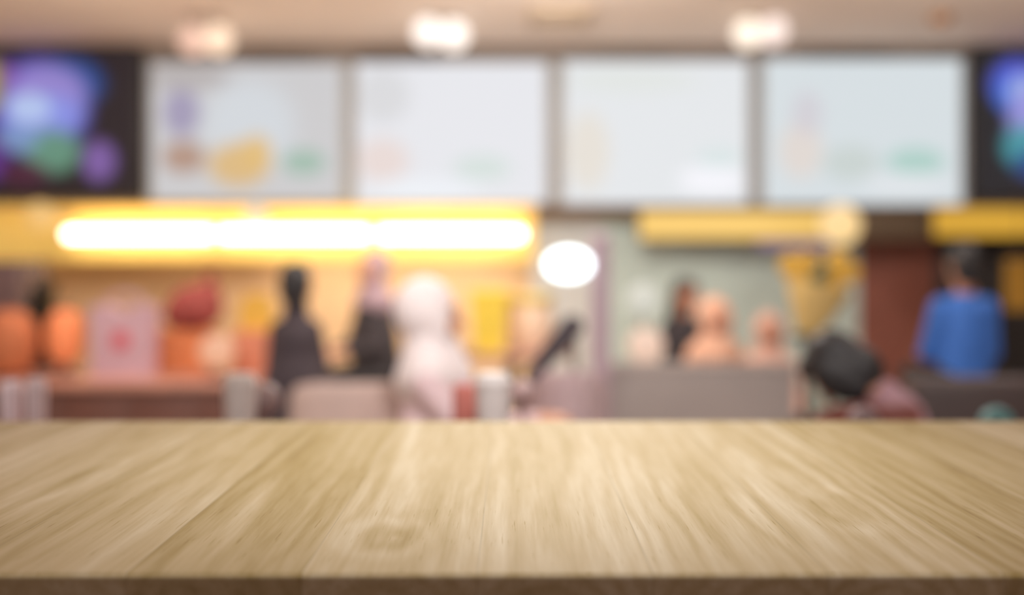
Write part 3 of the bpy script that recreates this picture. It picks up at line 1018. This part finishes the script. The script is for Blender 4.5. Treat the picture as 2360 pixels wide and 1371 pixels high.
# dark cloaked person, back to the camera
YA = 5.0
xA = at(682, 0, YA).x
person('person in plum black cloak with short black hair, back turned, at the counter end', xA, YA, 0.56, PI, M_dk1, M_dktr, M_skin2, lean=(0.0, 0.0), torso=0.47,
       cloak=[(0.12, 0.02, 0.058, 0.068), (0.02, -0.10, 0.068, 0.10), (-0.10, -0.30, 0.10, 0.165), (-0.30, -0.5, 0.165, 0.20)], shoulder=0.075)
stool(xA, YA, 0.56, 'dark seated bar stool under the person in the plum black cloak')
YB = 6.2
xB = at(868, 0, YB).x
person('person in mauve headscarf and charcoal coat, seated behind the beige mauve tub chair', xB, YB, 0.60, -0.75, M_dk2, M_dktr, M_skin, lean=(0, -0.02), torso=0.50,
       head='scarf', scarf_mat=M_mauve_scarf, cloak=[(-0.1, -0.22, 0.09, 0.14), (-0.22, -0.5, 0.14, 0.17)], shoulder=0.085)
stool(xB, YB, 0.60, 'dark seated bar stool under the person in the mauve headscarf')
YC = 3.5
xC = at(1030, 0, YC).x
person('person in a white headscarf and loose pale pink top, seated in the middle', xC, YC, 0.49, PI / 2 * 0.95, M_pink, M_mauve, M_skin, lean=(0, 0.05), torso=0.48,
       head='scarf', scarf_mat=M_white_scarf, scarf_w=0.028, cloak=[(-0.08, -0.24, 0.10, 0.15), (-0.24, -0.5, 0.15, 0.165)], shoulder=0.13, arms='table')
stool(xC, YC, 0.49, 'dark seated bar stool under the person in the white headscarf')
# people behind the grey booth
YD = 7.1
xD = at(1580, 0, YD).x
person('person with long black hair in dark clothes behind the grey booth', xD, YD, 0.43, 0.6, M_dk2, M_dktr, M_skin2, torso=0.47, long_hair=True)
stool(xD, YD, 0.43, 'dark seated bar stool under the person with long black hair')
YE, YH = 5.95, 6.42
xE = at(1648, 0, YE).x
person('person in a peach headscarf and top behind the middle of the grey booth', xE, YE, 0.375, 0.1, M_peach_scarf, M_dktr, M_skin2, torso=0.43, head='scarf', scarf_mat=M_peach_scarf, scarf_w=0.012, shoulder=0.12)
stool(xE, YE, 0.375, 'low stool under the person in the peach headscarf')
xH = at(1772, 0, YH).x
person('person in a rose headscarf and top behind the right end of the grey booth', xH, YH, 0.30, -0.1, M_rose_scarf, M_dktr, M_skin2, torso=0.39, head='scarf', scarf_mat=M_rose_scarf, scarf_w=0.006, shoulder=0.12)
stool(xH, YH, 0.30, 'low stool under the person in the rose headscarf')
# leaning person with black hair at the right
YF = 3.25
xF = at(2110, 0, YF).x
person('person with black hair in a mauve shirt bending far over to the left', xF, YF, 0.44, -PI / 2 - 0.35, M_mauve, M_dktr, M_skin2, lean=(0.0, -0.10), torso=0.45, nod=1.0, headup=0.15, long_hair='bob', sleeve='short', shoulder=0.13, head_drop=0.005)
# blue shirt
YG = 5.3
xG = at(2222, 0, YG).x
person('person with black hair in a bright blue shirt, back turned, behind the dark sofa', xG, YG, 0.66, PI, M_blue, M_dktr, M_skin2, torso=0.47, shoulder=0.12)
stool(xG, YG, 0.66, 'dark seated bar stool under the person in the blue shirt')

# ------------------------------------------------------------------ seats, booth, sofa
t = thing('booth_partition', 'plain warm grey booth back standing right of the lilac post', 'booth', (at(1617, 0, 5.25).x, 5.25, 0))
BW = m(425, 5.25)
BZ = at(0, 838, 5.2).z
M_grey = mat('warm_grey_panel', (152, 143, 139), 0.7, 0.06, 4)
MB().box((0, 0, BZ / 2 + 0.03), (BW, 0.1, BZ - 0.06), 0.02).build('back_panel', M_grey, t)
MB().box((0, 0, BZ - 0.015), (BW + 0.02, 0.13, 0.03), 0.012).build('top_rail', mat('warm_grey_rail', (160, 149, 144), 0.6, 0.06, 4), t)
MB().box((0, 0, 0.03), (BW - 0.04, 0.08, 0.06)).build('plinth', M_dark, t)

t = thing('dark_sofa', 'dark brown sofa with high back at the right edge', 'sofa', (at(2290, 0, 4.5).x, 4.5, 0))
SZ = at(0, 868, 4.45).z
SW = m(420, 4.5)
M_sofa = mat('dark_brown_leather', (62, 48, 46), 0.5, 0.12, 8)
MB().box((0, -0.05, SZ / 2 + 0.03), (SW, 0.16, SZ - 0.06), 0.04).build('backrest', M_sofa, t)
MB().box((0, 0.24, 0.27), (SW - 0.02, 0.44, 0.34), 0.04).build('seat', M_sofa, t)
for sx in (-1, 1):
    for sy in (-0.05, 0.38):
        MB().box((sx * (SW / 2 - 0.08), sy, 0.05), (0.05, 0.05, 0.1)).build('leg', M_dark, t)


def tub_chair(label, X, Y, w, zt, material, rz=0.0, dk=0.0):
    t = thing('tub_chair', label, 'chair', (X, Y, 0), rz)
    b = MB()
    n = 24
    zs = [0.36, zt - 0.06, zt - 0.012, zt]
    for (r_o, r_i) in ((1, 0.84),):
        rings = []
        for zi, z in enumerate(zs):
            sh = 0.0 if zi < 2 else (0.02 if zi == 2 else 0.06)
            ro, ri = [], []
            for k in range(n + 1):
                a = -0.12 * PI + (1.24 * PI) * k / n
                fall = 1 - 0.25 * (abs(k / n - 0.5) * 2) ** 3
                zz = 0.36 + (z - 0.36) * fall
                ro.append(b.bm.verts.new(((1 - sh) * w / 2 * math.cos(a), -0.25 * (1 - sh) * 1.05 * math.sin(a), zz)))
                ri.append(b.bm.verts.new(((0.80 + sh) * w / 2 * math.cos(a), -0.25 * (0.78 + sh) * math.sin(a), zz)))
            rings.append((ro, ri))
        for (a0, a1), (b0, b1) in zip(rings, rings[1:]):
            for k in range(n):
                b.bm.faces.new((a0[k], a0[k + 1], b0[k + 1], b0[k]))
                b.bm.faces.new((a1[k + 1], a1[k], b1[k], b1[k + 1]))
            for k in (0, n):
                b.bm.faces.new((a0[k], b0[k], b1[k], a1[k]))
        to, ti = rings[-1]
        bo, bi = rings[0]
        for k in range(n):
            b.bm.faces.new((to[k], to[k + 1], ti[k + 1], ti[k]))
            b.bm.faces.new((bo[k + 1], bo[k], bi[k], bi[k + 1]))
    b.build('backrest', material, t)
    MB().box((0, 0.02, 0.42), (w * 0.78, 0.42, 0.12), 0.04).build('seat', material, t)
    for sx in (-1, 1):
        for sy in (-1, 1):
            MB().tube([(sx * w * 0.3, sy * 0.15, 0.37), (sx * w * 0.36, sy * 0.2, 0)], 0.014, 8).build('leg', M_dark, t)
    return t


M_beige = mat('beige_mauve_upholstery', (182, 160, 152), 0.8, 0.07, 9)
M_mauvegrey = mat('mauve_grey_upholstery', (186, 164, 166), 0.8, 0.07, 9)
M_rust = mat('rust_brown_upholstery', (124, 72, 66), 0.7, 0.1, 9)
tub_chair('rounded beige mauve tub chair in front of the two dark dressed people', at(835, 0, 4.1).x, 4.1, m(330, 4.1), at(0, 884, 3.85).z, M_beige)
tc_ = tub_chair('mauve grey tub chair with a dark slanted arm left of the lilac post', at(1302, 0, 4.2).x, 4.2, m(190, 4.2), at(0, 858, 3.95).z, M_mauvegrey)
pa = at(1318, 752, 4.05) - tc_.location
pb = at(1228, 862, 4.05) - tc_.location
arm = MB()
arm.capsule(pb, pa, 0.034, 0.048, 16)
o = arm.build('slanted_arm', mat('charcoal_padding', (72, 66, 72), 0.7, 0.1, 10), tc_)
MB().capsule(pa, (pa.x + 0.02, pa.y + 0.05, 0.85), 0.014, 0.014, 10).capsule(pb, (pb.x + 0.01, pb.y + 0.02, 0.75), 0.014, 0.014, 10).build('arm_support', M_steel, o)
tub_chair('rust brown tub chair under the leaning person at the right', at(1985, 0, 3.35).x, 3.35, m(250, 3.3), at(0, 935, 3.1).z, M_rust)

# round table with a yellow box and peach bag
t = thing('cafe_table', 'brown round cafe table behind the person in the white headscarf', 'table', (at(1180, 0, 5.6).x, 5.6, 0))
CTZ = at(0, 815, 5.35).z
MB().lathe([(0, CTZ - 0.03), (0.32, CTZ - 0.03), (0.33, CTZ - 0.015), (0.32, CTZ), (0, CTZ)], seg=36).build('tabletop', mat('brown_table_laminate', (150, 108, 92), 0.45, 0.1, 6), t)
MB().lathe([(0, 0), (0.2, 0), (0.2, 0.02), (0.035, 0.04), (0.035, CTZ - 0.03), (0, CTZ - 0.03)]).build('pedestal', M_steel, t)
p = at(1128, 0, 5.5)
t = thing('yellow_carton', 'bright yellow open carton on the brown round table', 'carton', (p.x, 5.5, CTZ))
yw, yh = m(86, 5.5), at(0, 670, 5.5).z - CTZ
yc = MB()
yc.extrude_poly([(-yw * 0.4, 0), (yw * 0.4, 0), (yw * 0.5, yh), (-yw * 0.5, yh)], -0.07, 0.07)
yc.build('carton_body', mat('bright_yellow_card', (240, 208, 70), 0.6, 0.06, 9), t)
MB().box((0, 0.09, yh), (yw, 0.05, 0.008), 0.002).build('flap', mat('pale_yellow_card', (244, 218, 110), 0.6, 0.06, 9), t)
p = at(1221, 0, 5.66)
t = thing('paper_bag', 'plump peach paper bag with a yellow rim on the brown round table', 'bag', (p.x, 5.66, CTZ))
pw_, ph = m(112, 5.6), at(0, 680, 5.6).z - CTZ
MB().lathe([(0, 0), (pw_ * 0.34, 0), (pw_ * 0.46, ph * 0.2), (pw_ * 0.5, ph * 0.5), (pw_ * 0.46, ph * 0.85), (pw_ * 0.40, ph * 0.86), (0, ph * 0.8)], seg=28).build('bag_body', mat('peach_paper', (244, 214, 184), 0.7, 0.05, 9), t)
MB().lathe([(pw_ * 0.40, ph * 0.84), (pw_ * 0.47, ph * 0.84), (pw_ * 0.50, ph), (pw_ * 0.44, ph)], seg=28).build('rim', mat('yellow_paper_rim', (236, 212, 120), 0.7, 0.05, 9), t)

# bouquet on a plinth
p = at(1850, 770, 5.35)
t = thing('flower_stand', 'slim dark stand between grey booth and leaning person, carrying the wrapped bouquet', 'stand', (p.x + 0.02, 5.35, 0))
FZ = p.z - 0.004
MB().lathe([(0, 0), (0.13, 0), (0.13, 0.02), (0.02, 0.04), (0.02, FZ - 0.02), (0.09, FZ - 0.02), (0.09, FZ), (0, FZ)]).build('stand_column', M_dark, t)
t = thing('bouquet', 'khaki paper wrapped bouquet with yellow blooms and a dark green leaf', 'bouquet', (p.x + 0.02, 5.35, FZ + 0.002))
tip = at(1888, 655, 5.35) - t.location
Mx = Vector((0, 0, 1)).rotation_difference(tip.normalized()).to_matrix().to_4x4()
Lb = tip.length
MB().lathe([(0, 0), (0.055, 0), (0.10, Lb * 0.35), (0.155, Lb * 0.8), (0.175, Lb), (0.15, Lb), (0, Lb * 0.8)], Mx, 28).build('paper_wrap', mat('khaki_paper', (206, 178, 114), 0.7, 0.08, 8), t)
fl = mat('gold_petal', (214, 172, 72), 0.7, 0.12, 16)
rnd = random.Random(5)
for (px, py, r) in ((1822, 612, 0.07), (1862, 604, 0.06), (1930, 606, 0.075), (1958, 628, 0.06), (1842, 640, 0.06), (1925, 650, 0.05)):
    c = at(px, py, 5.32 + rnd.uniform(-.05, .08)) - t.location
    f = MB()
    for k in range(9):
        a = 2 * PI * k / 9
        f.ell(c + Vector((math.cos(a) * r * 0.6, -0.01, math.sin(a) * r * 0.6)), (r * 0.38, 0.012, r * 0.38), None, 10)
    f.ell(c + Vector((0, -0.015, 0)), (r * 0.4, 0.02, r * 0.4), None, 10)
    f.tube([c + Vector((0, 0.01, 0)), tip * 0.7, tip * 0.4], 0.005, 6)
    f.build('flower', fl, t)
c = at(1888, 640, 5.28) - t.location
MB().ell(c, (0.05, 0.012, 0.035)).ell(c + Vector((0.03, 0, 0.03)), (0.03, 0.01, 0.03)).tube([c, tip * 0.6], 0.005, 6).build('leaf', mat('bottle_green_leaf', (46, 70, 44), 0.5, 0.12, 16), t)

# yellow hanging cloth at the right edge
p = at(2352, 655, 7.6)
t = thing('hanging_banner', 'narrow mustard cloth banner hanging at the right edge behind the blue shirt', 'banner', (p.x, 7.6, 0))
zb0, zb1 = at(0, 715, 7.6).z, at(0, 596, 7.6).z
bn = MB()
wv = m(72, 7.6)
pts = []
for k in range(17):
    f = k / 16
    pts.append((-wv / 2 + wv * f, 0.018 * math.sin(f * 6 * PI)))
va = [[bn.bm.verts.new((x, y + dy, z)) for (x, y) in pts] for dy in (0, 0.006) for z in (zb0, zb1)]
for k in range(16):
    bn.bm.faces.new((va[0][k], va[0][k + 1], va[1][k + 1], va[1][k]))
    bn.bm.faces.new((va[2][k + 1], va[2][k], va[3][k], va[3][k + 1]))
    bn.bm.faces.new((va[0][k + 1], va[0][k], va[2][k], va[2][k + 1]))
    bn.bm.faces.new((va[1][k], va[1][k + 1], va[3][k + 1], va[3][k]))
for k in (0, 16):
    bn.bm.faces.new((va[0][k], va[1][k], va[3][k], va[2][k]))
bn.build('cloth', mat('mustard_cloth', (176, 134, 48), 0.8, 0.1, 9), t)
MB().tube([(-wv / 2 - 0.02, 0, zb1), (wv / 2 + 0.02, 0, zb1)], 0.01, 8).build('rod', M_steel, t)
MB().tube([(0, 0.005, zb1), (0, 0.006, 2.2), (0, 0.005, CEIL)], 0.004, 6).build('hanging_cord', M_cord, t)

# ------------------------------------------------------------------ second bar table just behind, with cups
T2Y, T2Z = 2.52, 0.985
t = thing('narrow_bar_table', 'narrow bar table hidden behind the wooden table, carrying the white cups', 'table', (0, T2Y, 0))
MB().box((0, 0, T2Z - 0.02), (3.2, 0.34, 0.04), 0.006).build('tabletop', M_counter, t)
for sx in (-1, 0, 1):
    MB().lathe([(0, 0), (0.16, 0), (0.16, 0.02), (0.03, 0.04), (0.03, T2Z - 0.04), (0, T2Z - 0.04)], Matrix.Translation((sx * 1.4, 0, 0))).build('pedestal', M_steel, t)
M_cup = mat('white_paper_cup', (250, 246, 246), 0.6, 0.03, 10)
M_cup2 = mat('pinkish_paper_cup', (240, 222, 230), 0.6, 0.04, 10)


def cup(px, wpx, py_top, material, label, Y=T2Y):
    p = at(px, py_top, Y)
    t = thing('paper_cup', label, 'cup', (p.x, Y, T2Z), 0, 'paper cups behind the wooden table')
    h = p.z - T2Z
    r = m(wpx, Y) / 2
    MB().lathe([(0, 0.004), (r * 0.86, 0.0), (r * 0.98, h * 0.86), (r * 0.93, h * 0.86), (0, h * 0.80)], seg=32).build('cup_body', material, t)
    MB().lathe([(r * 0.93, h * 0.84), (r * 1.02, h * 0.85), (r * 1.0, h * 0.90), (r * 0.86, h * 0.93), (r * 0.80, h), (r * 0.6, h * 0.98), (0, h * 0.98)], seg=32).build('lid', material, t)
    return t


cup(554, 78, 862, M_cup, 'white paper cup to the left, in front of the brown counter end')
cup(1137, 88, 860, M_cup, 'white paper cup in the middle, in front of the pale pink person')
cup(84, 46, 872, M_cup2, 'pinkish lidded cup at the left edge, right one of the pair')
cup(26, 50, 878, M_cup2, 'pinkish lidded cup at the left edge, left one of the pair', Y=2.56)


def bowl(px, py, d, rgb, label, Y=2.6, stem=True):  # bowl shapes added in place of blurred highlight discs
    p = at(px, py, Y)
    t = thing('highlight_bowl', label, 'bowl', (p.x, Y, T2Z), 0, 'round bowls standing in for blurred highlights')
    r = m(d, Y) / 2
    zc = p.z - T2Z
    mt_ = mat('bowl_glaze', rgb, 0.35, 0.05, 10)
    prof = []
    z0 = max(0.0, zc - r)
    a0 = math.acos(max(-1, min(1, (zc - z0) / r)))
    prof.append((0, z0))
    for k in range(14):
        a = PI - a0 - (PI - a0 - PI * 0.42) * k / 13
        prof.append((r * math.sin(a), zc + r * math.cos(a)))
    prof.append((0, zc + r * math.cos(PI * 0.42)))
    MB().lathe(prof, seg=28).build('bowl_body', mt_, t)
    if z0 > 0.001:
        MB().lathe([(0, 0), (r * 0.7, 0), (r * 0.7, 0.006), (r * 0.3, 0.012), (r * 0.3, z0 + 0.01), (0, z0 + 0.01)], seg=20).build('foot', mt_, t)
    pr = [(0, zc + r * 0.2)] + [(r * math.sin(PI * 0.43 * (1 - k / 8)), zc + r * math.cos(PI * 0.43 * (1 - k / 8))) for k in range(8)] + [(0, zc + r)]
    lid = MB().lathe(pr, seg=28).build('lid', mt_, t)
    return t


bowl(606, 922, 82, (168, 146, 146), 'mauve grey round bowl standing in for a blurred highlight beside the left white cup')
bowl(1206, 903, 56, (200, 172, 172), 'small pinkish round bowl standing in for a blurred highlight beside the middle white cup')
bowl(1990, 972, 72, (160, 142, 152), 'lavender grey round bowl standing in for a blurred highlight below the leaning person', stem=False)
bowl(2298, 976, 78, (96, 160, 168), 'teal round bowl standing in for a blurred highlight at the right end')
p = at(1072, 885, 2.62)
t = thing('napkin_box', 'salmon red napkin box left of the middle white cup', 'napkin box', (p.x, 2.62, T2Z))
hb = p.z - T2Z
MB().box((0, 0, hb / 2), (m(56, 2.62), 0.06, hb), 0.012).build('box_body', mat('salmon_red', (214, 132, 122), 0.6, 0.07, 9), t)
MB().extrude_poly([(-0.018, hb - 0.004), (0.018, hb - 0.004), (0.012, hb + 0.016), (-0.008, hb + 0.02)], -0.008, 0.008).build('napkin', M_cup2, t)
